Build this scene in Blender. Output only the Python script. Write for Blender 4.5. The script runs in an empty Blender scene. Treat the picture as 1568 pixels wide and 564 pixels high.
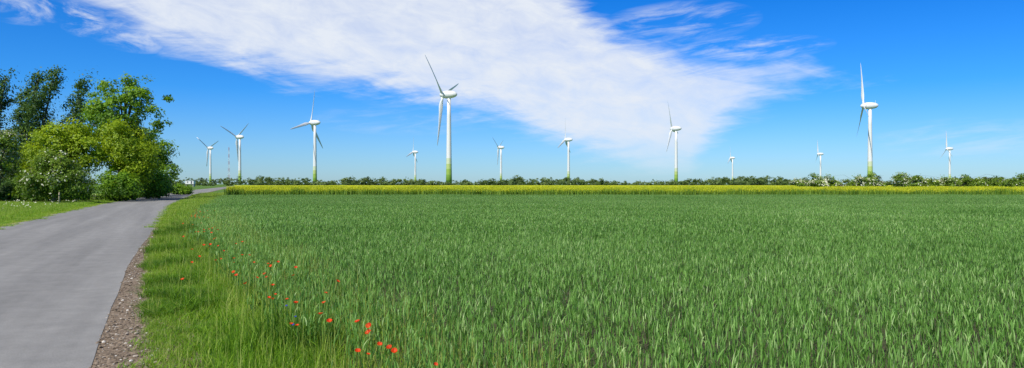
import bpy, math, random
import numpy as np
from mathutils import Vector
rng = np.random.default_rng(7); random.seed(7)
scene = bpy.context.scene
scene.view_settings.view_transform = 'Standard'
scene.view_settings.look = 'None'
scene.view_settings.exposure = 0
R = math.radians

# ------------------------------------------------------------ helpers
def link(o, parent=None):
    scene.collection.objects.link(o)
    if parent: o.parent = parent
    return o

def empty(name, loc=(0,0,0)):
    e = bpy.data.objects.new(name, None); e.location = loc; e.empty_display_size = .5
    return link(e)

def quads_mesh(name, q, tint=None, mat_idx=None, mats=(), smooth=False):
    q = np.asarray(q, dtype=np.float32); n = len(q)
    me = bpy.data.meshes.new(name)
    me.vertices.add(n*4); me.vertices.foreach_set('co', q.reshape(-1))
    me.loops.add(n*4); me.loops.foreach_set('vertex_index', np.arange(n*4, dtype=np.int32))
    me.polygons.add(n)
    me.polygons.foreach_set('loop_start', np.arange(0, n*4, 4, dtype=np.int32))
    me.polygons.foreach_set('loop_total', np.full(n, 4, dtype=np.int32))
    for m in mats: me.materials.append(m)
    if mat_idx is not None: me.polygons.foreach_set('material_index', np.asarray(mat_idx, dtype=np.int32))
    if tint is not None:
        a = me.attributes.new('tint', 'FLOAT', 'FACE'); a.data.foreach_set('value', np.asarray(tint, dtype=np.float32))
    me.update(calc_edges=True); me.validate()
    return me

def tube(verts, faces, pts, radii, sides=8, cap=True):
    base = len(verts); n = len(pts)
    for i,(p,r) in enumerate(zip(pts, radii)):
        p = Vector(p)
        d = (Vector(pts[min(i+1,n-1)]) - Vector(pts[max(i-1,0)])).normalized()
        a = d.cross(Vector((0,1,0)) if abs(d.y)<.9 else Vector((1,0,0))).normalized(); b = d.cross(a)
        for k in range(sides):
            t = 2*math.pi*k/sides
            verts.append(tuple(p + a*(r*math.cos(t)) + b*(r*math.sin(t))))
    for i in range(n-1):
        for k in range(sides):
            k2=(k+1)%sides
            faces.append((base+i*sides+k, base+i*sides+k2, base+(i+1)*sides+k2, base+(i+1)*sides+k))
    if cap:
        faces.append(tuple(base+k for k in range(sides))[::-1]); faces.append(tuple(base+(n-1)*sides+k for k in range(sides)))

def box(verts, faces, c, s, rz=0):
    b=len(verts); cx,cy,cz=c; sx,sy,sz=[v/2 for v in s]
    for dz in (-sz,sz):
        for dx,dy in ((-sx,-sy),(sx,-sy),(sx,sy),(-sx,sy)):
            x=dx*math.cos(rz)-dy*math.sin(rz); y=dx*math.sin(rz)+dy*math.cos(rz)
            verts.append((cx+x,cy+y,cz+dz))
    for f in ((3,2,1,0),(4,5,6,7),(0,1,5,4),(1,2,6,5),(2,3,7,6),(3,0,4,7)): faces.append(tuple(b+i for i in f))

def obj_from(name, verts, faces, mat, smooth=False, parent=None):
    me = bpy.data.meshes.new(name); me.from_pydata(verts, [], faces); me.materials.append(mat)
    if smooth: me.polygons.foreach_set('use_smooth', [True]*len(me.polygons))
    me.update()
    return link(bpy.data.objects.new(name, me), parent)

# ------------------------------------------------------------ materials
def newmat(name):
    m = bpy.data.materials.new(name); m.use_nodes = True
    nt = m.node_tree; nt.nodes.clear()
    return m, nt, nt.nodes, nt.links

def ramp(N, pts):
    r = N.new('ShaderNodeValToRGB'); e = r.color_ramp.elements
    while len(e) > len(pts): e.remove(e[-1])
    while len(e) < len(pts): e.new(.5)
    for el,(p,c) in zip(e, pts): el.position=p; el.color=(c[0],c[1],c[2],1)
    return r

def noise(N, L, vec, scale, detail=4, rough=.6, dist=0):
    n = N.new('ShaderNodeTexNoise'); n.inputs['Scale'].default_value=scale
    n.inputs['Detail'].default_value=detail; n.inputs['Roughness'].default_value=rough; n.inputs['Distortion'].default_value=dist
    if vec is not None: L.new(vec, n.inputs['Vector'])
    return n

def leaf_mat(name, stops, transl=.3, rough=.5, var_scale=.25, var=.35, spec=.3, tr_gain=1.3):
    m,nt,N,L = newmat(name)
    at = N.new('ShaderNodeAttribute'); at.attribute_name='tint'
    geo = N.new('ShaderNodeNewGeometry')
    nz = noise(N, L, geo.outputs['Position'], var_scale, 3)
    a = N.new('ShaderNodeMath'); a.operation='MULTIPLY_ADD'
    L.new(nz.outputs['Fac'], a.inputs[0]); a.inputs[1].default_value=var*2; a.inputs[2].default_value=-var
    b = N.new('ShaderNodeMath'); b.operation='ADD'; L.new(at.outputs['Fac'], b.inputs[0]); L.new(a.outputs[0], b.inputs[1])
    r = ramp(N, stops); L.new(b.outputs[0], r.inputs['Fac'])
    p = N.new('ShaderNodeBsdfPrincipled'); L.new(r.outputs['Color'], p.inputs['Base Color'])
    p.inputs['Roughness'].default_value=rough; p.inputs['Specular IOR Level'].default_value=spec
    t = N.new('ShaderNodeBsdfTranslucent')
    g = N.new('ShaderNodeVectorMath'); g.operation='MULTIPLY'; L.new(r.outputs['Color'], g.inputs[0]); g.inputs[1].default_value=(tr_gain*1.1,tr_gain,tr_gain*.5)
    L.new(g.outputs[0], t.inputs['Color'])
    mx = N.new('ShaderNodeMixShader'); mx.inputs[0].default_value=transl
    L.new(p.outputs[0], mx.inputs[1]); L.new(t.outputs[0], mx.inputs[2])
    o = N.new('ShaderNodeOutputMaterial'); L.new(mx.outputs[0], o.inputs[0])
    return m

def plain(name, col, rough=.6, var=.15, scale=5, metallic=0):
    m,nt,N,L = newmat(name)
    geo = N.new('ShaderNodeNewGeometry'); nz = noise(N,L,geo.outputs['Position'],scale,5)
    r = ramp(N, [(.3,[c*(1-var) for c in col]),(.7,[min(1,c*(1+var)) for c in col])]); L.new(nz.outputs['Fac'], r.inputs[0])
    p = N.new('ShaderNodeBsdfPrincipled'); L.new(r.outputs[0], p.inputs['Base Color']); p.inputs['Roughness'].default_value=rough
    p.inputs['Metallic'].default_value=metallic
    o = N.new('ShaderNodeOutputMaterial'); L.new(p.outputs[0], o.inputs[0])
    return m

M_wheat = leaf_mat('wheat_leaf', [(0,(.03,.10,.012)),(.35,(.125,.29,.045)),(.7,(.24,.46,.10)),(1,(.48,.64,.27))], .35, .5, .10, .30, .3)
M_grass = leaf_mat('verge_grass', [(0,(.05,.14,.010)),(.4,(.15,.31,.02)),(.75,(.27,.46,.035)),(1,(.46,.53,.14))], .4, .5, .6, .35, .2)
M_rape_g = leaf_mat('rape_stem', [(0,(.09,.20,.02)),(1,(.26,.40,.05))], .3)
M_rape_y = leaf_mat('rape_flower', [(0,(.30,.44,.02)),(.5,(.58,.63,.02)),(1,(.80,.76,.03))], .3, var_scale=.08)
M_dark_leaf = leaf_mat('poplar_leaf', [(0,(.03,.07,.018)),(.5,(.075,.16,.035)),(1,(.17,.29,.07))], .4)
M_mid_leaf = leaf_mat('maple_leaf', [(0,(.05,.13,.01)),(.5,(.17,.33,.02)),(1,(.32,.50,.035))], .45)
M_lime_leaf = leaf_mat('lime_leaf', [(0,(.10,.19,.01)),(.5,(.31,.44,.018)),(1,(.48,.60,.035))], .45)
M_haw_leaf = leaf_mat('hawthorn_leaf', [(0,(.06,.12,.012)),(.5,(.16,.27,.025)),(1,(.30,.42,.05))], .4)
M_blossom = leaf_mat('hawthorn_blossom', [(0,(.5,.52,.36)),(1,(.78,.78,.62))], .2)
M_far_leaf = leaf_mat('distant_leaf', [(0,(.06,.10,.03)),(.5,(.13,.20,.05)),(1,(.24,.31,.10))], .3, var_scale=.02)
M_bark = plain('bark', (.12,.10,.07), .9, .3, 6)
M_wood = plain('weathered_wood', (.42,.36,.22), .8, .25, 8)
M_white = plain('white_paint', (.75,.75,.73), .5, .05, 2)

# ------------------------------------------------------------ world
SUN_AZ, SUN_EL = -148, 48     # degrees, azimuth clockwise from +Y
w = bpy.data.worlds.new('World'); scene.world = w; w.use_nodes = True
N = w.node_tree.nodes; L = w.node_tree.links; N.clear()
def M(op, a, b=None, c=None, clamp=False):
    n = N.new('ShaderNodeMath'); n.operation=op; n.use_clamp=clamp
    for i,v in enumerate((a,b,c)):
        if v is None: continue
        if isinstance(v,(int,float)): n.inputs[i].default_value=v
        else: L.new(v, n.inputs[i])
    return n.outputs[0]
sky = N.new('ShaderNodeTexSky'); sky.sky_type='NISHITA'; sky.sun_disc=False
sky.sun_elevation=R(SUN_EL); sky.sun_rotation=R(SUN_AZ%360); sky.air_density=1.0; sky.dust_density=.3; sky.ozone_density=2.0
tc = N.new('ShaderNodeTexCoord'); sp = N.new('ShaderNodeSeparateXYZ'); L.new(tc.outputs['Generated'], sp.inputs[0])
az = M('MULTIPLY', M('ARCTAN2', sp.outputs[0], sp.outputs[1]), 57.2958)
el = M('MULTIPLY', M('ARCSINE', sp.outputs[2]), 57.2958)
# deepen the blue within view; unseen upper sky toned down to cut blue fill
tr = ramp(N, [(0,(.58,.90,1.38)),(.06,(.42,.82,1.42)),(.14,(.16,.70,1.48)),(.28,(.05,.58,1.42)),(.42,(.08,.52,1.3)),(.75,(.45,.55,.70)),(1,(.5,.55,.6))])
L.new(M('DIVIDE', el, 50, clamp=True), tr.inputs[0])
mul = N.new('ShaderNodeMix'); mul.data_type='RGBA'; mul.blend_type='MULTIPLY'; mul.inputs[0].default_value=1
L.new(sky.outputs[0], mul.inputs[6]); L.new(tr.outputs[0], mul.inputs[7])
# cirrus bank
azn = M('DIVIDE', M('ADD', az, 40), 70, clamp=True)
def fcurve(pts):
    f = N.new('ShaderNodeFloatCurve'); L.new(azn, f.inputs['Value'])
    c = f.mapping.curves[0]
    P = [((a+40)/70, e/20) for a,e in pts]
    while len(c.points) < len(P): c.points.new(.5,.5)
    for q,(x,y) in zip(c.points, P): q.location=(x,y); q.handle_type='VECTOR'
    f.mapping.update(); return M('MULTIPLY', f.outputs[0], 20)
low = fcurve([(-40,16),(-30.3,12.1),(-25.5,9.5),(-20.7,8.6),(-15.7,7.6),(-9.8,7.0),(-4.3,6.1),(.8,4.4),(4.9,2.4),(10.9,.4),(13.6,.9),(15.2,3.4),(18.1,5.5),(22,7.4),(30,8)])
upp = fcurve([(-40,20),(0,20),(4.0,15),(6.5,12.6),(8.9,11.2),(13.4,9.8),(22.2,8.6),(24,7),(30,5)])
cb = N.new('ShaderNodeCombineXYZ'); L.new(az, cb.inputs[0]); L.new(el, cb.inputs[1])
def streak(rot, sx, sy, detail=9, rough=.6, dist=.5, off=0):
    mp = N.new('ShaderNodeMapping'); mp.inputs['Rotation'].default_value=(0,0,R(rot)); mp.inputs['Location'].default_value=(off,off,0)
    L.new(cb.outputs[0], mp.inputs[0])
    m2 = N.new('ShaderNodeMapping'); m2.inputs['Scale'].default_value=(sx,sy,1); L.new(mp.outputs[0], m2.inputs[0])
    return noise(N, L, m2.outputs[0], 1, detail, rough, dist).outputs['Fac']
n1 = streak(14, .11, .5); n2 = streak(-6, .18, 1.1, off=7, dist=.35, rough=.65); n3 = streak(8,.35,.7,off=3, rough=.65)
d = M('MINIMUM', M('SUBTRACT', el, low), M('SUBTRACT', upp, el))
nn = M('ADD', M('MULTIPLY', M('SUBTRACT', n1, .5), 3.0), M('MULTIPLY', M('SUBTRACT', n2, .5), 3.0))
v = M('ADD', M('MULTIPLY', d, .75), nn)
mask = N.new('ShaderNodeMapRange'); mask.interpolation_type='SMOOTHSTEP'; L.new(v, mask.inputs[0]); mask.inputs[1].default_value=-.75; mask.inputs[2].default_value=1.6
dens = N.new('ShaderNodeMapRange'); L.new(M('ADD', M('MULTIPLY',n3,.6), M('MULTIPLY',n1,.4)), dens.inputs[0]); dens.inputs[1].default_value=.3; dens.inputs[2].default_value=.60; dens.inputs[3].default_value=.66; dens.inputs[4].default_value=.98
fade = N.new('ShaderNodeMapRange'); L.new(az, fade.inputs[0]); fade.inputs[1].default_value=10; fade.inputs[2].default_value=24; fade.inputs[3].default_value=1; fade.inputs[4].default_value=.65
lowfade = N.new('ShaderNodeMapRange'); L.new(el, lowfade.inputs[0]); lowfade.inputs[1].default_value=.5; lowfade.inputs[2].default_value=4.2; lowfade.inputs[3].default_value=.3; lowfade.inputs[4].default_value=1
mk = M('MULTIPLY', M('MULTIPLY', M('MULTIPLY', mask.outputs[0], dens.outputs[0]), fade.outputs[0]), lowfade.outputs[0])
def wisp(a0,e0,ra,re,amp,src):
    q = M('SUBTRACT', 1, M('ADD', M('POWER', M('ABSOLUTE', M('DIVIDE', M('SUBTRACT', az, a0), ra)), 2), M('POWER', M('ABSOLUTE', M('DIVIDE', M('SUBTRACT', el, e0), re)), 2)), clamp=True)
    mr = N.new('ShaderNodeMapRange'); mr.interpolation_type='SMOOTHSTEP'; L.new(src, mr.inputs[0]); mr.inputs[1].default_value=.40; mr.inputs[2].default_value=.72; mr.inputs[4].default_value=amp
    return M('MULTIPLY', M('POWER', q, .7), mr.outputs[0])
for wv in (wisp(-34,12,3.6,1.8,.9,n3), wisp(-30.4,11.0,1.6,1.2,1,n3), wisp(-27,10.4,3.2,1.4,.7,n3), wisp(13,12.2,6,1.6,.6,n2), wisp(18,10,6,1.0,.65,n2), wisp(32,3,6,1.5,.3,n2), wisp(-8,5,8,1.3,.25,n2)):
    mk = M('MAXIMUM', mk, wv)
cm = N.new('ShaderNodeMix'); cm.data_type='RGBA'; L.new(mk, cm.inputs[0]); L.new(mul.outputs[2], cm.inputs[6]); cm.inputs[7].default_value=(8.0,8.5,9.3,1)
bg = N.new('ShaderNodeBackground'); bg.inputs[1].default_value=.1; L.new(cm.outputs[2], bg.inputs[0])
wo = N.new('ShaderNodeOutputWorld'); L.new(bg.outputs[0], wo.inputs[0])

sd = Vector((math.sin(R(SUN_AZ))*math.cos(R(SUN_EL)), math.cos(R(SUN_AZ))*math.cos(R(SUN_EL)), math.sin(R(SUN_EL))))
sl = bpy.data.lights.new('sun','SUN'); sl.energy=5.0; sl.angle=R(.53); sl.color=(1,.95,.85)
so = link(bpy.data.objects.new('sun', sl)); so.rotation_euler = sd.to_track_quat('Z','Y').to_euler(); so.location=(-30,-30,60)

# ------------------------------------------------------------ camera
cd = bpy.data.cameras.new('camera'); cd.lens=25.7; cd.sensor_width=36; cd.clip_end=12000; cd.clip_start=.05
co = link(bpy.data.objects.new('camera', cd)); co.location=(0,0,1.8); co.rotation_euler=(R(90),0,0); scene.camera=co

# ------------------------------------------------------------ plan of the place (metres): X as function of Y
ROAD_R = [(-40,21),(-10,5.2),(0,-.65),(7.1,-4.10),(9.65,-5.33),(12.7,-6.84),(16.9,-8.83),(27.2,-13.4),(45.8,-21.6),(69.5,-31.6),(118,-51.0),(224,-90),(403,-153),(700,-262)]
GRAV_R = [(-40,21.8),(-10,6.1),(0,.25),(7.1,-3.32),(9.2,-4.39),(13.5,-6.57),(18.5,-9.0),(27.2,-13.0),(49,-22.7),(60,-27.5),(118,-50.9),(224,-89.9),(403,-152.9)]
ROAD_L = [(-40,15.2),(-10,-.9),(0,-6.7),(8,-10.8),(16,-14.8),(31.5,-21.7),(49,-29.6),(69.5,-38.4),(118,-58),(224,-97),(403,-160),(700,-269)]
WHEAT_L = [(-40,24),(-5,4.8),(0,2.1),(5.1,-.6),(7.1,-1.75),(9.2,-2.95),(14.7,-5.8),(24.7,-10.5),(42.8,-18.0),(76.6,-30.6),(112,-43),(130,-50)]
RAPE_L = [(90,-35),(200,-76),(390,-149),(420,-160)]
def X(tab, y): a=np.array(tab); return np.interp(y, a[:,0], a[:,1])

def strip(name, la, lb, ys, z, mat):
    v=[];f=[]
    for y in ys: v.append((float(X(la,y)),float(y),z)); v.append((float(X(lb,y)),float(y),z))
    for i in range(len(ys)-1): f.append((2*i,2*i+1,2*i+3,2*i+2))
    return obj_from(name,v,f,mat)

# ground
m,nt,N2,L2 = newmat('meadow_ground')
geo=N2.new('ShaderNodeNewGeometry'); a=noise(N2,L2,geo.outputs['Position'],.03,6); b=noise(N2,L2,geo.outputs['Position'],6,6,.7)
mixv=N2.new('ShaderNodeMath'); mixv.operation='MULTIPLY_ADD'; L2.new(b.outputs['Fac'],mixv.inputs[0]); mixv.inputs[1].default_value=.5
hh=N2.new('ShaderNodeMath'); hh.operation='MULTIPLY'; L2.new(a.outputs['Fac'],hh.inputs[0]); hh.inputs[1].default_value=.5; L2.new(hh.outputs[0],mixv.inputs[2])
r=ramp(N2,[(.3,(.04,.09,.015)),(.5,(.10,.19,.03)),(.7,(.18,.26,.06))]); L2.new(mixv.outputs[0],r.inputs[0])
p=N2.new('ShaderNodeBsdfPrincipled'); p.inputs['Roughness'].default_value=.95; p.inputs['Specular IOR Level'].default_value=.1; L2.new(r.outputs[0],p.inputs['Base Color'])
o=N2.new('ShaderNodeOutputMaterial'); L2.new(p.outputs[0],o.inputs[0])
obj_from('ground', [(-5000,-300,0),(5000,-300,0),(5000,7000,0),(-5000,7000,0)], [(0,1,2,3)], m)

# soil below crops
obj_from('field_soil', [(float(X(WHEAT_L,y)),y,.004) for y in (-5,0,5.1,9.2,24.7,42.8,76.6,97)]+[(130,97,.004),(130,-5,.004)], [tuple(range(10))], plain('field_soil',(.06,.06,.025),.95,.3,4))

# road
m,nt,N2,L2 = newmat('asphalt')
geo=N2.new('ShaderNodeNewGeometry')
fine=noise(N2,L2,geo.outputs['Position'],60,3,.85); mid=noise(N2,L2,geo.outputs['Position'],2.2,7,.7)
mpn=N2.new('ShaderNodeMapping'); mpn.inputs['Rotation'].default_value=(0,0,R(-24.5)); L2.new(geo.outputs['Position'],mpn.inputs[0])
mp2=N2.new('ShaderNodeMapping'); mp2.inputs['Scale'].default_value=(1.1,.05,1); L2.new(mpn.outputs[0],mp2.inputs[0])
big=noise(N2,L2,mp2.outputs[0],1,4)
def mm(N,L,op,a,b):
    n=N.new('ShaderNodeMath'); n.operation=op
    for i,v in enumerate((a,b)):
        if isinstance(v,(int,float)): n.inputs[i].default_value=v
        else: L.new(v,n.inputs[i])
    return n.outputs[0]
s=mm(N2,L2,'ADD',mm(N2,L2,'MULTIPLY',fine.outputs['Fac'],.42),mm(N2,L2,'ADD',mm(N2,L2,'MULTIPLY',mid.outputs['Fac'],.25),mm(N2,L2,'MULTIPLY',big.outputs['Fac'],.33)))
r=ramp(N2,[(.32,(.13,.13,.13)),(.5,(.245,.242,.238)),(.68,(.37,.365,.355))]); L2.new(s,r.inputs[0])
p=N2.new('ShaderNodeBsdfPrincipled'); p.inputs['Roughness'].default_value=.9; p.inputs['Specular IOR Level'].default_value=.15; L2.new(r.outputs[0],p.inputs['Base Color'])
bp=N2.new('ShaderNodeBump'); bp.inputs['Strength'].default_value=.5; bp.inputs['Distance'].default_value=.01; L2.new(fine.outputs['Fac'],bp.inputs['Height']); L2.new(bp.outputs[0],p.inputs['Normal'])
o=N2.new('ShaderNodeOutputMaterial'); L2.new(p.outputs[0],o.inputs[0])
ys = list(np.arange(-40,60,.5))+list(np.arange(60,240,5.0))+list(np.arange(240,700,20.0))
def smooth_tab(tab, wob=0):
    t=np.array(tab); y=np.arange(-40,t[-1,0],.5); x=np.interp(y,t[:,0],t[:,1]); k=np.ones(17)/17
    xp=np.pad(x,8,mode='edge'); xs=np.convolve(xp,k,mode='valid'); xs[:9]=x[:9]; xs[-9:]=x[-9:]
    if wob: xs=xs+wob*(np.sin(y*1.1)+np.sin(y*2.7+1)*.5+np.sin(y*.5+2))
    return list(zip(y,xs))
ROAD_R=smooth_tab(ROAD_R,.01); ROAD_L=smooth_tab(ROAD_L,.03); GRAV_R=smooth_tab(GRAV_R)
strip('road', ROAD_L, ROAD_R, ys, .018, m)
# worn shoulder on the left and gravel on the right
m,nt,N2,L2 = newmat('gravel')
geo=N2.new('ShaderNodeNewGeometry'); vo=N2.new('ShaderNodeTexVoronoi'); vo.inputs['Scale'].default_value=28; L2.new(geo.outputs['Position'],vo.inputs['Vector'])
nz=noise(N2,L2,geo.outputs['Position'],1.5,6,.7)
s=mm(N2,L2,'ADD',mm(N2,L2,'MULTIPLY',vo.outputs['Color'],.6),mm(N2,L2,'MULTIPLY',nz.outputs['Fac'],.5))
r=ramp(N2,[(.25,(.09,.065,.042)),(.5,(.19,.14,.095)),(.75,(.27,.205,.145)),(.95,(.45,.40,.33))]); L2.new(s,r.inputs[0])
p=N2.new('ShaderNodeBsdfPrincipled'); p.inputs['Roughness'].default_value=.95; L2.new(r.outputs[0],p.inputs['Base Color'])
bp=N2.new('ShaderNodeBump'); bp.inputs['Strength'].default_value=.9; bp.inputs['Distance'].default_value=.02; bp.invert=True; L2.new(vo.outputs['Distance'],bp.inputs['Height']); L2.new(bp.outputs[0],p.inputs['Normal'])
o=N2.new('ShaderNodeOutputMaterial'); L2.new(p.outputs[0],o.inputs[0]); M_gravel=m
G2=[(y,x+.35) for y,x in GRAV_R]; R2=[(y,x-.06) for y,x in ROAD_R]
gys=[y for y in ys if y<=400]
strip('roadside_gravel', R2, G2, gys, .012, M_gravel)
L3=[(y,x-.35) for y,x in ROAD_L]; L4=[(y,x+.06) for y,x in ROAD_L]
strip('road_shoulder', L3, L4, gys, .013, plain('dusty_shoulder',(.36,.28,.18),.95,.3,5))

# gravel stones
import bmesh
bmx=bmesh.new(); bmesh.ops.create_icosphere(bmx, subdivisions=1, radius=1); iv=np.array([v.co[:] for v in bmx.verts]); iff=[tuple(v.index for v in f.verts) for f in bmx.faces]; bmx.free()
n=5600; yy=3+rng.random(n)**1.5*32; g0=X(ROAD_R,yy); g1=X(GRAV_R,yy); xx=g0-.015+(g1-g0+.1)*rng.random(n)
sz=.006+.018*rng.random(n)**4+ .002*rng.random(n)
V=[];F=[]
for i in range(n):
    sc=sz[i]*(np.array([1,1,.6])*(0.7+.6*rng.random(3))); vv=iv*sc*(1+.25*rng.standard_normal((len(iv),1))*.5)+np.array([xx[i],yy[i],.014+sz[i]*.3])
    b=len(V); V.extend(vv.tolist()); F.extend([(a+b,c+b,d_+b) for a,c,d_ in iff])
m,nt,N2,L2=newmat('stone'); geo=N2.new('ShaderNodeNewGeometry')
r=ramp(N2,[(0,(.14,.105,.07)),(.7,(.27,.21,.155)),(.86,(.42,.37,.31)),(1,(.66,.63,.57))]); L2.new(geo.outputs['Random Per Island'],r.inputs[0])
p=N2.new('ShaderNodeBsdfPrincipled'); p.inputs['Roughness'].default_value=.9; L2.new(r.outputs[0],p.inputs['Base Color']); o=N2.new('ShaderNodeOutputMaterial'); L2.new(p.outputs[0],o.inputs[0])
obj_from('gravel_stones',V,F,m)

# ------------------------------------------------------------ blades
def blades(n, px, py, z0, h, lean, wid, seg=3, tint=None, droop=0.0, maxw=.35, wind=0):
    a=rng.random(n)*2*np.pi; dirx=np.cos(a)+wind; diry=np.sin(a)
    tw=a+np.pi/2+rng.normal(0,.5,n); wx=np.cos(tw); wy=np.sin(tw)
    t=np.linspace(0,1,seg+1)
    C=np.zeros((n,seg+1,3)); W=np.zeros((n,seg+1))
    for i,tt in enumerate(t):
        C[:,i,0]=px+dirx*lean*tt**1.7; C[:,i,1]=py+diry*lean*tt**1.7; C[:,i,2]=z0+h*tt-droop*tt**3
        W[:,i]=wid*(min(1,tt/maxw*.6+.4) if tt<maxw else max(.06,(1-(tt-maxw)/(1-maxw))**.8))
    Wv=np.stack([wx,wy,rng.normal(0,.25,n)],1)[:,None,:]*W[:,:,None]*.5
    A=C-Wv; B=C+Wv
    q=np.stack([A[:,:-1],B[:,:-1],B[:,1:],A[:,1:]],axis=2).reshape(-1,4,3)
    tn=np.repeat(tint if tint is not None else rng.random(n), seg)
    return q,tn

def proto_collection(name, meshes):
    c=bpy.data.collections.new(name)
    for i,me in enumerate(meshes):
        o=bpy.data.objects.new(f'{name}_patch_{i:02d}', me); c.objects.link(o)
    return c

def scatter(name, coll, pts, rotz, scl, idx):
    n=len(pts); me=bpy.data.meshes.new(name); me.vertices.add(n); me.vertices.foreach_set('co', np.asarray(pts,dtype=np.float32).reshape(-1))
    a=me.attributes.new('rot','FLOAT_VECTOR','POINT'); rv=np.zeros((n,3),dtype=np.float32); rv[:,2]=rotz; a.data.foreach_set('vector',rv.reshape(-1))
    a=me.attributes.new('scl','FLOAT_VECTOR','POINT'); a.data.foreach_set('vector',np.asarray(scl,dtype=np.float32).reshape(-1))
    a=me.attributes.new('pid','INT','POINT'); a.data.foreach_set('value',np.asarray(idx,dtype=np.int32))
    o=link(bpy.data.objects.new(name,me))
    g=bpy.data.node_groups.new(name+'_scatter','GeometryNodeTree')
    g.interface.new_socket('Geometry',in_out='INPUT',socket_type='NodeSocketGeometry'); g.interface.new_socket('Geometry',in_out='OUTPUT',socket_type='NodeSocketGeometry')
    nn=g.nodes; gi=nn.new('NodeGroupInput'); go=nn.new('NodeGroupOutput'); ip=nn.new('GeometryNodeInstanceOnPoints'); ci=nn.new('GeometryNodeCollectionInfo')
    ci.inputs['Collection'].default_value=coll; ci.inputs['Separate Children'].default_value=True; ci.inputs['Reset Children'].default_value=True
    def na(nm,t):
        k=nn.new('GeometryNodeInputNamedAttribute'); k.data_type=t; k.inputs['Name'].default_value=nm; return k.outputs['Attribute']
    g.links.new(gi.outputs[0],ip.inputs['Points']); g.links.new(ci.outputs[0],ip.inputs['Instance']); ip.inputs['Pick Instance'].default_value=True
    g.links.new(na('pid','INT'),ip.inputs['Instance Index']); g.links.new(na('rot','FLOAT_VECTOR'),ip.inputs['Rotation']); g.links.new(na('scl','FLOAT_VECTOR'),ip.inputs['Scale'])
    g.links.new(ip.outputs[0],go.inputs[0])
    md=o.modifiers.new('scatter','NODES'); md.node_group=g
    return o

# wheat
def wheat_patch(k, stems, size=.52, wmul=1.0, seg=3):
    n=stems; px=rng.uniform(-size,size,n); py=rng.uniform(-size,size,n); Q=[];T=[]
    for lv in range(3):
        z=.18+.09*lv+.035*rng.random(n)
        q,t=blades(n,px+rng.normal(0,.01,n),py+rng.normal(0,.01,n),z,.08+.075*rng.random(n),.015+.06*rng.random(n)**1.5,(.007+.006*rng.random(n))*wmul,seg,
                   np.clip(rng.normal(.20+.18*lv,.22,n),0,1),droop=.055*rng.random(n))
        Q.append(q);T.append(t)
    return quads_mesh(f'wheat_{k}',np.concatenate(Q),np.concatenate(T),mats=[M_wheat])
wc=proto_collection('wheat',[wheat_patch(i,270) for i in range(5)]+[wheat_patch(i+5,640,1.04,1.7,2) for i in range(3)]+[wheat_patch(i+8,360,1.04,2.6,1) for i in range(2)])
P=[];I=[]
for y in np.arange(1.5,20,1.0):
    x0=float(X(WHEAT_L,y))
    for x in np.arange(x0+.45,.80*y+8,1.0): P.append((x,y)); I.append(rng.integers(0,5))
for y in np.arange(20.5,97,2.0):
    x0=float(X(WHEAT_L,y))
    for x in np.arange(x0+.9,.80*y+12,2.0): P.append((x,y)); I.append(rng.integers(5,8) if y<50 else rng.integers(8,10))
P=np.array(P); P+=rng.uniform(-.1,.1,P.shape); n=len(P)
lowf=(np.sin(P[:,0]*.31+P[:,1]*.12)+np.sin(P[:,1]*.27-P[:,0]*.11+1))*.03
sc=np.stack([np.full(n,1.03),np.full(n,1.03),1.04+lowf+rng.normal(0,.03,n)],1)
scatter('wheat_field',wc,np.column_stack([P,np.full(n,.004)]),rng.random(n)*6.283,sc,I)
print('wheat', n)

# verge grass
def grass_patch(k,nb,size,h,wid,seg=3,tm=.45,seed=14):
    px=rng.uniform(-size,size,nb); py=rng.uniform(-size,size,nb)
    hh=h*(.4+.6*rng.random(nb)); q,t=blades(nb,px,py,np.zeros(nb),hh,hh*(.2+.8*rng.random(nb)),wid*(.6+.8*rng.random(nb)),seg,np.clip(rng.normal(tm,.2,nb),0,1),droop=hh*.35*rng.random(nb))
    ns=nb//seed
    q2,t2=blades(ns,rng.uniform(-size,size,ns),rng.uniform(-size,size,ns),np.zeros(ns),h*1.35*(.7+.4*rng.random(ns)),h*.3*rng.random(ns),np.full(ns,.006),2,np.full(ns,1.0),maxw=.8)
    return quads_mesh(f'grass_{k}',np.concatenate([q,q2]),np.concatenate([t,t2]),mats=[M_grass])
gc=proto_collection('grass',[grass_patch(i,270,.32,.26,.008) for i in range(4)]+[grass_patch(4+i,400,.28,.38,.010,3,.18,40) for i in range(2)]+[grass_patch(6+i,400,.62,.30,.02,2,.6) for i in range(3)]+[grass_patch(9+i,55,.35,.42,.007,3,.8,3) for i in range(2)])
tufts=[(10.4,-5.0,.75),(11.3,-5.2,.6),(13.2,-6.3,.7),(16,-7.7,.8),(19.5,-9.2,.8),(25,-11.6,1.0),(33,-15,1.2)]
P=[];S=[];I=[]
y=1.0
while y<130:
    st=.45 if y<30 else .9
    a=float(X(GRAV_R,y)); b=float(X(WHEAT_L if y<97 else [(97,-36.5),(130,-49)],y))+.3
    for x in np.arange(a+.12,b,st):
        jx=x+rng.uniform(-.12,.12); jy=y+rng.uniform(-.15,.15)
        near=(x-a)
        s=.40+.65*min(1,near/.9)+rng.normal(0,.12)
        nz=math.sin(jx*1.9+jy*.7)+math.sin(jy*1.3-jx*.8+2)
        s*=1+.2*nz
        tuft=any((jx-tx)**2+((jy-ty))**2<tr_**2 for ty,tx,tr_ in tufts) or (near>.5 and nz>1.6)
        P.append((jx,jy,.004)); S.append((1,1,max(.3,s)))
        I.append(int(rng.integers(4,6)) if (tuft and y<30) else (int(rng.integers(0,4)) if y<30 else int(rng.integers(6,9))))
    if y<40:
        for x in (b-.2,b+.25,b+.7,b+1.1):
            if rng.random()<.75: P.append((x+rng.uniform(-.25,.25),y+rng.uniform(-.2,.2),.004)); S.append((1,1,rng.uniform(.9,1.3))); I.append(int(rng.integers(9,11)))
    y+=st
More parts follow.
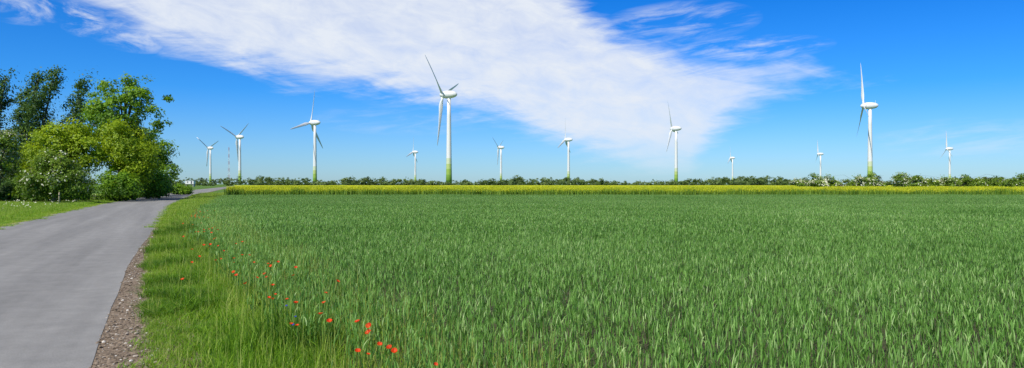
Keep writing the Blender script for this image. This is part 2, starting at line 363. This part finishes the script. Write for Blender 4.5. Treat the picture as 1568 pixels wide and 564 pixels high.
for y in np.arange(2,60,.3):
    P.append((float(X(GRAV_R,y))+rng.uniform(-.14,.14),y,.01)); S.append((.6,.6,rng.uniform(.25,.5))); I.append(int(rng.integers(0,4)))
# left verge
y=8.0
while y<170:
    a=float(X(ROAD_L,y))-.55; wd=13 if y<120 else 7
    for x in np.arange(a,a-wd,-1.0):
        if x>-.75*y-10:
            P.append((x+rng.uniform(-.25,.25),y+rng.uniform(-.25,.25),.004)); S.append((1.05,1.05,rng.uniform(.5,1.1)*(0.4 if x>a-.9 else 1))); I.append(int(rng.integers(6,9)))
    y+=1.0
n=len(P); print('grass',n)
scatter('verge_grass',gc,P,rng.random(n)*6.283,S,I)

# oilseed rape
def rape_patch(k):
    n=150; px=rng.uniform(-1.05,1.05,n); py=rng.uniform(-1.05,1.05,n)
    q,t=blades(n,px,py,np.zeros(n),.98+.2*rng.random(n),.1+.1*rng.random(n),np.full(n,.10),2,rng.random(n),maxw=.6)
    m_=680; fx=rng.uniform(-1.05,1.05,m_); fy=rng.uniform(-1.05,1.05,m_)
    q2,t2=blades(m_,fx,fy,.70+.52*rng.random(m_)**.6,.06+.08*rng.random(m_),.06*rng.random(m_),.06+.06*rng.random(m_),1,rng.random(m_),maxw=.5)
    q2[:,:,2]+=rng.normal(0,.03,(len(q2),1))
    return quads_mesh(f'rape_{k}',np.concatenate([q,q2]),np.concatenate([t,t2]),np.r_[np.zeros(len(q)),np.ones(len(q2))],[M_rape_g,M_rape_y])
rc=proto_collection('rape',[rape_patch(i) for i in range(4)])
P=[]
for y in np.arange(93.8,130,2.0):
    xr=min(115,.80*y+6)
    for x in np.arange(float(X(RAPE_L,max(y,90)))+1,xr,2.0):
        if y>114 and x>42: continue
        P.append((x,y))
P=np.array(P); P+=rng.uniform(-.2,.2,P.shape); n=len(P); print('rape',n)
scatter('rapeseed_field',rc,np.column_stack([P,np.full(n,.004)]),rng.random(n)*6.283,np.stack([np.ones(n),np.ones(n),rng.normal(1.02,.07,n)],1),rng.integers(0,4,n))
m,nt,N2,L2=newmat('rape_canopy'); geo=N2.new('ShaderNodeNewGeometry'); a=noise(N2,L2,geo.outputs['Position'],1.2,6,.7); 
r=ramp(N2,[(.35,(.20,.30,.02)),(.5,(.48,.52,.02)),(.65,(.74,.70,.02))]); L2.new(a.outputs['Fac'],r.inputs[0])
p=N2.new('ShaderNodeBsdfPrincipled'); p.inputs['Roughness'].default_value=.9; p.inputs['Specular IOR Level'].default_value=.05; L2.new(r.outputs[0],p.inputs['Base Color'])
bp=N2.new('ShaderNodeBump'); bp.inputs['Distance'].default_value=.3; L2.new(a.outputs['Fac'],bp.inputs['Height']); L2.new(bp.outputs[0],p.inputs['Normal'])
o=N2.new('ShaderNodeOutputMaterial'); L2.new(p.outputs[0],o.inputs[0])
V=[];F=[];yr=np.linspace(129,400,40)
for y in yr:
    x0=float(X(RAPE_L,y))+.5; x1=42+ (y-129)*.75
    for k in range(41): V.append((x0+(x1-x0)*k/40,y,1.05+rng.normal(0,.04)))
for i in range(39):
    for k in range(40): b=i*41+k; F.append((b,b+1,b+42,b+41))
obj_from('distant_rapeseed_field',V,F,m)

# ------------------------------------------------------------ poppies and cornflowers
M_poppy=leaf_mat('poppy_petal',[(0,(.70,.035,.008)),(1,(.92,.11,.015))],.35,.5,1,.1,tr_gain=1.0)
M_pstem=plain('flower_stem',(.10,.2,.03),.7)
M_blue=leaf_mat('cornflower_petal',[(0,(.03,.04,.35)),(1,(.06,.09,.55))],.3)
def flowers(name, pts, r, petals, mat, cup):
    V=[];F=[];MI=[]
    for (x,y,h) in pts:
        ax=rng.random()*6.28; tl=rng.normal(0,.3,2)+np.array([0,-.3]); base=Vector((x+tl[0]*.1,y+tl[1]*.1,h))
        b=len(V)
        for dx,dy in ((.002,0),(-.001,.002),(-.001,-.002)):
            V.append((x+dx,y+dy,0)); V.append((base.x+dx,base.y+dy,h))
        for k in range(3): k2=(k+1)%3; F.append((b+2*k,b+2*k2,b+2*k2+1,b+2*k+1)); MI.append(0)
        rr=r*(.65+.6*rng.random()); nrm=Vector((tl[0],tl[1],1)).normalized(); u=nrm.orthogonal().normalized(); v_=nrm.cross(u)
        for k in range(petals):
            a=ax+6.283*k/petals; half=6.283/petals*.62; b=len(V); V.append(tuple(base))
            for fr,ht in ((.6,.35),(1.0,.75)):
                for da in (-half,-half*.33,half*.33,half):
                    q=base+(u*math.cos(a+da)+v_*math.sin(a+da))*rr*fr*(1-.12*abs(da))+nrm*rr*cup*ht*(1+rng.normal(0,.12)); V.append(tuple(q))
            for j in range(3): F.append((b,b+1+j,b+2+j)); F.append((b+1+j,b+5+j,b+6+j,b+2+j)); MI += [1,1]
    me=bpy.data.meshes.new(name); me.from_pydata(V,[],F); me.materials.append(M_pstem); me.materials.append(mat)
    me.polygons.foreach_set('material_index',MI)
    at=me.attributes.new('tint','FLOAT','FACE'); at.data.foreach_set('value',rng.random(len(F)).astype(np.float32)); me.update()
    link(bpy.data.objects.new(name,me))
pp=[]
for i in range(42):
    y=5.3+8*rng.random()**1.1; pp.append((float(X(WHEAT_L,y))+rng.normal(-.02,.36),y,.45+.14*rng.random()))
for i in range(46):
    y=11+24*rng.random(); pp.append((float(X(WHEAT_L,y))+rng.normal(-.15,.25),y,.50+.12*rng.random()))
flowers('poppy_flowers',pp,.026,4,M_poppy,.7)
flowers('cornflowers',[(float(X(WHEAT_L,y))-.35+.1*i,y,.46) for i,y in enumerate((7.0,7.4,8.1))],.015,8,M_blue,.5)
flowers('daisies',[(float(X(ROAD_L,y))-2-9*rng.random(),y,.3+.15*rng.random()) for y in 34+70*rng.random(420)],.05,6,M_blossom,.3)

# ------------------------------------------------------------ foliage
def leaf_cloud(blobs, n, size, clump=.9, per=55, flat=.5, lean=(0,0)):
    vol=np.array([b[3]*b[4]*b[5] for b in blobs])**.75; pr=vol/vol.sum()
    nc=max(8,n//per); bi=rng.choice(len(blobs),nc,p=pr); B=np.array(blobs)[bi]
    d=rng.normal(size=(nc,3)); d/=np.linalg.norm(d,axis=1)[:,None]
    rad=rng.uniform(.35,1.05,nc)**.6
    cc=B[:,:3]+d*rad[:,None]*B[:,3:6]
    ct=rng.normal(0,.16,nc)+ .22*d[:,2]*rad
    ci=np.repeat(np.arange(nc),per); m_=len(ci)
    off=rng.normal(size=(m_,3))*clump*np.array([.5,.5,.32])*(.6+.8*rng.random(nc))[ci][:,None]
    off[:,2]*=1+lean[1]; off[:,0]+=off[:,2]*lean[0]
    pos=cc[ci]+off
    nrm=rng.normal(size=(m_,3))*.6+d[ci]*.9+off/ clump*.5+np.array([0,0,flat]); nrm/=np.linalg.norm(nrm,axis=1)[:,None]
    a=np.cross(nrm,rng.normal(size=(m_,3))); a/=np.linalg.norm(a,axis=1)[:,None]; b=np.cross(nrm,a)
    s=size*(.5+.8*rng.random(m_))
    A=a*s[:,None]*.62; Bv=b*s[:,None]*.36
    q=np.stack([pos-A,pos-Bv+A*.1,pos+A,pos+Bv+A*.1],1)
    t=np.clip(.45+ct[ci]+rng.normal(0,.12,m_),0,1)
    keep=q[:,:,2].min(1)>.02
    return q[keep],t[keep],cc

def tree(name, x, y, blobs, leafmat, n, size, clump=.9, trunk_r=.22, blossom=0, lean=(0,0), trunk_top=None, limbs=14, per=55):
    e=empty(name,(x,y,0))
    q,t,cc=leaf_cloud(blobs,n,size,clump,lean=lean,per=per)
    mats=[leafmat,M_blossom]; mi=np.zeros(len(q))
    if blossom>0:
        cl=np.sin(q[:,0,0]*2.3)+np.sin(q[:,0,2]*2.9+1)+np.sin(q[:,0,1]*2.1)
        sel=rng.random(len(q))<blossom*np.clip(1+.6*cl,.05,3)
        mi[sel]=1
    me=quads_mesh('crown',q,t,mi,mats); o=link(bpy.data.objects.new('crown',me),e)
    V=[];F=[]
    B=np.array(blobs); top=trunk_top or float((B[:,2]).max()); c=B[np.argmax(B[:,2])]
    pts=[]; rad=[]
    for k in range(6):
        f=k/5; pts.append((c[0]*f+rng.normal(0,.08),c[1]*f+rng.normal(0,.08),top*f)); rad.append(trunk_r*(1.25 if k==0 else 1-.8*f))
    tube(V,F,pts,rad,8)
    sel=cc[rng.choice(len(cc),min(limbs,len(cc)),replace=False)]
    for s_ in sel:
        f=min(.85,max(.12,(s_[2]*.55)/top)); st=Vector(pts[0]).lerp(Vector(pts[-1]),f); en=Vector(s_.tolist())
        mid=st.lerp(en,.5)+Vector((0,0,.15*(en-st).length))
        r0=trunk_r*(1-.75*f)*.5; tube(V,F,[st,mid,en],[r0,r0*.55,r0*.15],5)
    obj_from('trunk',V,F,M_bark,True,e)
    return e

# windswept poplars (back row, left)
for (x,y,top,lw) in ((-66.0,88,14.2,1.7),(-62.6,86,14.6,1.9),(-59.6,87,14.8,1.8),(-56.4,85,14.5,1.8),(-53.4,86,14.2,1.7),(-70,92,15,1.9)):
    bl=[]
    for k in range(10):
        f=k/9; z=2.5+(top-2.8)*f; bl.append(((f**1.4)*3.0+rng.normal(0,.3),rng.normal(0,.4),z,lw*(1-.55*f),lw*(1-.55*f),1.1))
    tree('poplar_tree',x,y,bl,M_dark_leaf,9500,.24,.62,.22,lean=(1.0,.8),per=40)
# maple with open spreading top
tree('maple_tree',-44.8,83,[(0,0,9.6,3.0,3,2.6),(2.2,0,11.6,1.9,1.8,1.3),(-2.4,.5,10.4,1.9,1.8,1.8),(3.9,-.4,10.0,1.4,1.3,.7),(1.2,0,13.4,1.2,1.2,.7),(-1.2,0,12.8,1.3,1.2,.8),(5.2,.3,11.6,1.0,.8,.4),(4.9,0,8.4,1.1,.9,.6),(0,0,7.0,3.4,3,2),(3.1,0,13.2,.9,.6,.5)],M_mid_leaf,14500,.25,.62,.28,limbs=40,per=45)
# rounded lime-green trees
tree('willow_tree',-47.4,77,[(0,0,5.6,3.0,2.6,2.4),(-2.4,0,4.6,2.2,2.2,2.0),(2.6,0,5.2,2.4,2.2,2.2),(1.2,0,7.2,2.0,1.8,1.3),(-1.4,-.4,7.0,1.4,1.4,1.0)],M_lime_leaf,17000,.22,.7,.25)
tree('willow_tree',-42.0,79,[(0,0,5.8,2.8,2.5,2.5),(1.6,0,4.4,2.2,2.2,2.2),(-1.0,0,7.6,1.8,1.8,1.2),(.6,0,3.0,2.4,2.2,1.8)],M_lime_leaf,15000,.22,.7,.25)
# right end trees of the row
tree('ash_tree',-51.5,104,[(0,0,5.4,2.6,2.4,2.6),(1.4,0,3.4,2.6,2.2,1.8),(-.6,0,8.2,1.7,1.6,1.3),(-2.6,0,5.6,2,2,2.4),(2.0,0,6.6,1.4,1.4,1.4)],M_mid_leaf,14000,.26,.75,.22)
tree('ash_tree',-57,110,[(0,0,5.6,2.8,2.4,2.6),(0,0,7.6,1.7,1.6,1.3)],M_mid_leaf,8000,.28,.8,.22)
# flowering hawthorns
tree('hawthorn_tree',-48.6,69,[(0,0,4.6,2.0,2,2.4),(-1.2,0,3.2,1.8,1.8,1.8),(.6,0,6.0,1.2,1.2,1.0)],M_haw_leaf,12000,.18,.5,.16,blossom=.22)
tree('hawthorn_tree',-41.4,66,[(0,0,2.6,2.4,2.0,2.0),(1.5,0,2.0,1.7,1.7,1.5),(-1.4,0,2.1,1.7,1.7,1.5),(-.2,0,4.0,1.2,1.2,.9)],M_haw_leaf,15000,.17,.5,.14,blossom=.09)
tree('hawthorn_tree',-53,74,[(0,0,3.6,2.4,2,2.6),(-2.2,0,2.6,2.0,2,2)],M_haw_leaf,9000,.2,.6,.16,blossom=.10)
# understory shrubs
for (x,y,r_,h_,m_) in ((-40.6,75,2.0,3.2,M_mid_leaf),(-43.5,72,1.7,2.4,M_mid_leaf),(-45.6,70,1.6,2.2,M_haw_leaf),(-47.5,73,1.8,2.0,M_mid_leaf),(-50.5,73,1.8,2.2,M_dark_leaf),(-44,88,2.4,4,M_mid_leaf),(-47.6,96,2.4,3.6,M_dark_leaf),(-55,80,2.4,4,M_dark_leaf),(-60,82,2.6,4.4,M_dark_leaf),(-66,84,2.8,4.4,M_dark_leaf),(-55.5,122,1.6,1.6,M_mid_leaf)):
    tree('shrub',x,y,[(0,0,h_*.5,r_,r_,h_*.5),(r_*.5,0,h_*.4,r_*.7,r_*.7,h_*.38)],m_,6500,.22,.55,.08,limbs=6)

# right hawthorn hedges beyond the rape strip
def hedge(name, x0,x1,y,h,blossom,n):
    bl=[]; x=x0
    while x<x1:
        r_=1.0+.7*rng.random(); hh=h*(.68+.42*rng.random()); bl.append((x-x0,rng.normal(0,.6),hh*.5,r_,1.3,hh*.5)); x+=r_*.9
    tree(name,x0,y,bl,M_haw_leaf,n,.24,.5,.1,blossom=blossom,limbs=20,trunk_top=h*.6)
hedge('hawthorn_hedge',47.0,60.0,119,3.25,.26,18000)
hedge('hawthorn_hedge',62.8,71.5,118,3.5,.24,14000)
hedge('hawthorn_hedge',72.5,83,119,3.3,.05,15000)
hedge('hawthorn_hedge',83.5,112,121,3.4,.03,26000)

# distant tree belt on the horizon
bl=[]
def belt(xa,xb,y,hf,step):
    x=xa
    while x<xb:
        hh=hf(x)*(.72+.5*rng.random()); r_=hh*.8; bl.append((x,y+rng.normal(0,8),hh*.5,r_,3,hh*.5)); x+=step*(.6+.8*rng.random())
belt(-150,170,425,lambda x:4.1+.9*math.sin(x*.06),2.2)
belt(-330,-120,640,lambda x:6+1.5*math.sin(x*.05),4)
belt(-700,-250,900,lambda x:9,8)
belt(150,480,520,lambda x:5.2+1.3*math.sin(x*.045),3.4)
belt(-100,300,700,lambda x:6.0+1.8*math.sin(x*.03+1),5)
q,t,cc=leaf_cloud(bl,150000,.85,1.3,per=40)
link(bpy.data.objects.new('distant_treeline',quads_mesh('distant_treeline',q,t,mats=[M_far_leaf])))
bl=[(3.8,520,4.2,3.2,3,3.6),(6.2,520,3.6,3,3,3),(1.2,520,3.2,2.4,3,2.6),(-5,520,3.0,2.0,3,2.2)]
q,t,cc=leaf_cloud(bl,4000,.6,1.2,per=40); link(bpy.data.objects.new('distant_tree_clump',quads_mesh('distant_tree_clump',q,t,mats=[M_far_leaf])))

# ------------------------------------------------------------ wind turbines
m,nt,N2,L2=newmat('turbine_tower_paint'); tcn=N2.new('ShaderNodeTexCoord'); spn=N2.new('ShaderNodeSeparateXYZ'); L2.new(tcn.outputs['Object'],spn.inputs[0])
dv=mm(N2,L2,'DIVIDE',spn.outputs[2],20.0)
r=ramp(N2,[(0,(.12,.25,.03)),(.22,(.20,.35,.04)),(.42,(.30,.44,.07)),(.62,(.45,.55,.18)),(.8,(.60,.66,.42)),(1,(.76,.76,.74))]); r.color_ramp.interpolation='CONSTANT'; L2.new(dv,r.inputs[0])
p=N2.new('ShaderNodeBsdfPrincipled'); p.inputs['Roughness'].default_value=.4; L2.new(r.outputs[0],p.inputs['Base Color']); o=N2.new('ShaderNodeOutputMaterial'); L2.new(p.outputs[0],o.inputs[0]); M_tower=m
M_tw=plain('turbine_white',(.76,.77,.77),.35,.03,.3)
M_conc=plain('concrete',(.4,.4,.38),.9)

HUB=65.0
def turbine(x,y,axis_az,th0,Rb=35.0,bend=1.0):
    e=empty('wind_turbine',(x,y,0))
    V=[];F=[]; zs=[0,8,20,35,50,HUB-2.5]; tube(V,F,[(0,0,z) for z in zs],[2.25,2.05,1.85,1.65,1.45,1.25],28); obj_from('tower',V,F,M_tower,True,e)
    V=[];F=[]; tube(V,F,[(0,0,-.2),(0,0,.4)],[3.4,3.4],24); obj_from('foundation',V,F,M_conc,False,e)
    ax=Vector((math.sin(R(axis_az)),math.cos(R(axis_az)),0)); u=Vector((math.sin(R(axis_az+90)),math.cos(R(axis_az+90)),0)); up=Vector((0,0,1))
    c0=Vector((0,0,HUB))
    prof=[(-6.2,.05),(-5.9,.9),(-5.0,1.7),(-3.4,2.35),(-1.2,2.75),(1.2,2.85),(2.9,2.75),(3.1,2.6)]
    V=[];F=[]; tube(V,F,[c0+ax*a for a,_ in prof],[b for _,b in prof],24); obj_from('nacelle',V,F,M_tw,True,e)
    prof=[(3.2,2.6),(4.2,2.45),(5.4,2.0),(6.4,1.35),(7.0,.7),(7.25,.05)]
    V=[];F=[]; tube(V,F,[c0+ax*a for a,_ in prof],[b for _,b in prof],24); obj_from('rotor_hub',V,F,M_tw,True,e)
    V=[];F=[]; tube(V,F,[c0-ax*4+up*1.8,c0-ax*4+up*4.2],[.1,.07],5); obj_from('wind_sensor',V,F,M_tw,False,e)
    hc=c0+ax*4.9
    for k in range(3):
        th=R(th0+120*k); rd=u*math.sin(th)+up*math.cos(th); tg=(u*math.cos(th)-up*math.sin(th))
        V=[];F=[]; secs=[(1.2,.95,.95,0),(3.0,.85,.85,0),(5.5,1.35,.6,25),(8.5,1.75,.42,22),(13,1.45,.32,15),(20,1.1,.22,9),(27,.8,.15,5),(32,.55,.09,3),(34.4,.28,.05,1),(Rb,.05,.02,0)]
        ns=12
        for (s_,ch,tk,twd) in secs:
            s2=s_*Rb/35.0 if s_!=Rb else Rb; tw=R(twd+12); cdv=tg*math.cos(tw)+ax*math.sin(tw); tdv=ax*math.cos(tw)-tg*math.sin(tw)
            pc=hc+rd*s2+ax*(bend*(s2/Rb)**2*1.2)
            for j in range(ns):
                a=6.283*j/ns; V.append(tuple(pc+cdv*(ch*math.cos(a)+ch*.3*(0 if s_<4 else 1))+tdv*tk*math.sin(a)))
        for i in range(len(secs)-1):
            for j in range(ns): j2=(j+1)%ns; F.append((i*ns+j,i*ns+j2,(i+1)*ns+j2,(i+1)*ns+j))
        F.append(tuple(range(ns))[::-1]); F.append(tuple((len(secs)-1)*ns+j for j in range(ns)))
        obj_from(f'blade_{k+1}',V,F,M_tw,True,e)
T=[(-531,1287,-73,-57,32),(-366,983,-73,-68,34),(-203,753,-73,15,36),(-191,1444,-73,10,31),(-44.5,516,-73,-50,37),(-19,1264,-70,-58,31),(80.5,1041,-66,5,31),
   (187,833,-63,-25,34),(534,1770,-60,0,30),(650,1540,-78,5,31),(289,590,-73,10,36.5),(785,1311,-80,0,33)]
for t_ in T: turbine(*t_)

# lattice mast
e=empty('radio_mast',(-426,1100,0)); V=[[],[]];F=[[],[]]
for k in range(11):
    z0=k*5.2; z1=z0+5.2; w0=1.3-.09*k; w1=1.3-.09*(k+1); i=k%2; C0=[(a*w0,b*w0,z0) for a,b in ((-1,-1),(1,-1),(1,1),(-1,1))]; C1=[(a*w1,b*w1,z1) for a,b in ((-1,-1),(1,-1),(1,1),(-1,1))]
    for j in range(4):
        tube(V[i],F[i],[C0[j],C1[j]],[.09,.09],5); tube(V[i],F[i],[C0[j],C1[(j+1)%4]],[.05,.05],4); tube(V[i],F[i],[C0[j],C0[(j+1)%4]],[.05,.05],4)
obj_from('red_sections',V[0],F[0],plain('mast_red',(.45,.14,.11)),False,e); obj_from('white_sections',V[1],F[1],M_white,False,e)

# wooden fence along the left verge
def fence(pts, h=1.1):
    e=empty('wooden_fence',(pts[0][0],pts[0][1],0)); V=[];F=[];V2=[];F2=[]; o=Vector((pts[0][0],pts[0][1],0))
    for i,pt in enumerate(pts):
        pt=Vector((pt[0],pt[1],0))-o; box(V,F,(pt.x,pt.y,h/2),(.13,.13,h))
        if i<len(pts)-1:
            q=Vector((pts[i+1][0],pts[i+1][1],0))-o; dd=q-pt; az_=math.atan2(dd.y,dd.x); c=(pt+q)/2
            for z in (.45,.85): box(V2,F2,(c.x+.09*math.sin(az_),c.y-.09*math.cos(az_),z+rng.normal(0,.015)),(dd.length,.04,.13),az_)
    obj_from('posts',V,F,M_wood,False,e); obj_from('rails',V2,F2,M_wood,False,e)
fence([(float(X(ROAD_L,y))-2.2-.02*(y-100),y) for y in np.arange(112,215,3.0)])
e=empty('marker_post',(-38.4,62,0)); V=[];F=[]; tube(V,F,[(0,0,0),(0,0,1.0),(0,0,1.1)],[.06,.06,.03],8); obj_from('post',V,F,M_wood,True,e)
V=[];F=[]; tube(V,F,[(0,0,.78),(0,0,.88)],[.065,.065],8); obj_from('black_band',V,F,plain('black_band',(.03,.03,.03)),True,e)

# white site cabin in the distance, left
e=empty('white_site_cabin',(-220,500,0)); V=[];F=[]; box(V,F,(0,0,2.9),(5.6,3,2.2)); obj_from('body',V,F,M_white,False,e)
V=[];F=[]; box(V,F,(0,0,4.06),(5.9,3.3,.12)); obj_from('roof',V,F,plain('cabin_roof',(.5,.5,.5)),False,e)
V=[];F=[]
for sx in (-2.4,2.4): box(V,F,(sx,0,.9),(.4,2.6,1.8))
obj_from('supports',V,F,M_conc,False,e)
V=[];F=[]; box(V,F,(-1.2,-1.51,3.1),(1.0,.04,.8)); box(V,F,(1.4,-1.51,2.85),(.9,.04,1.8)); obj_from('window_and_door',V,F,plain('dark_glass',(.08,.09,.1),.2),False,e)
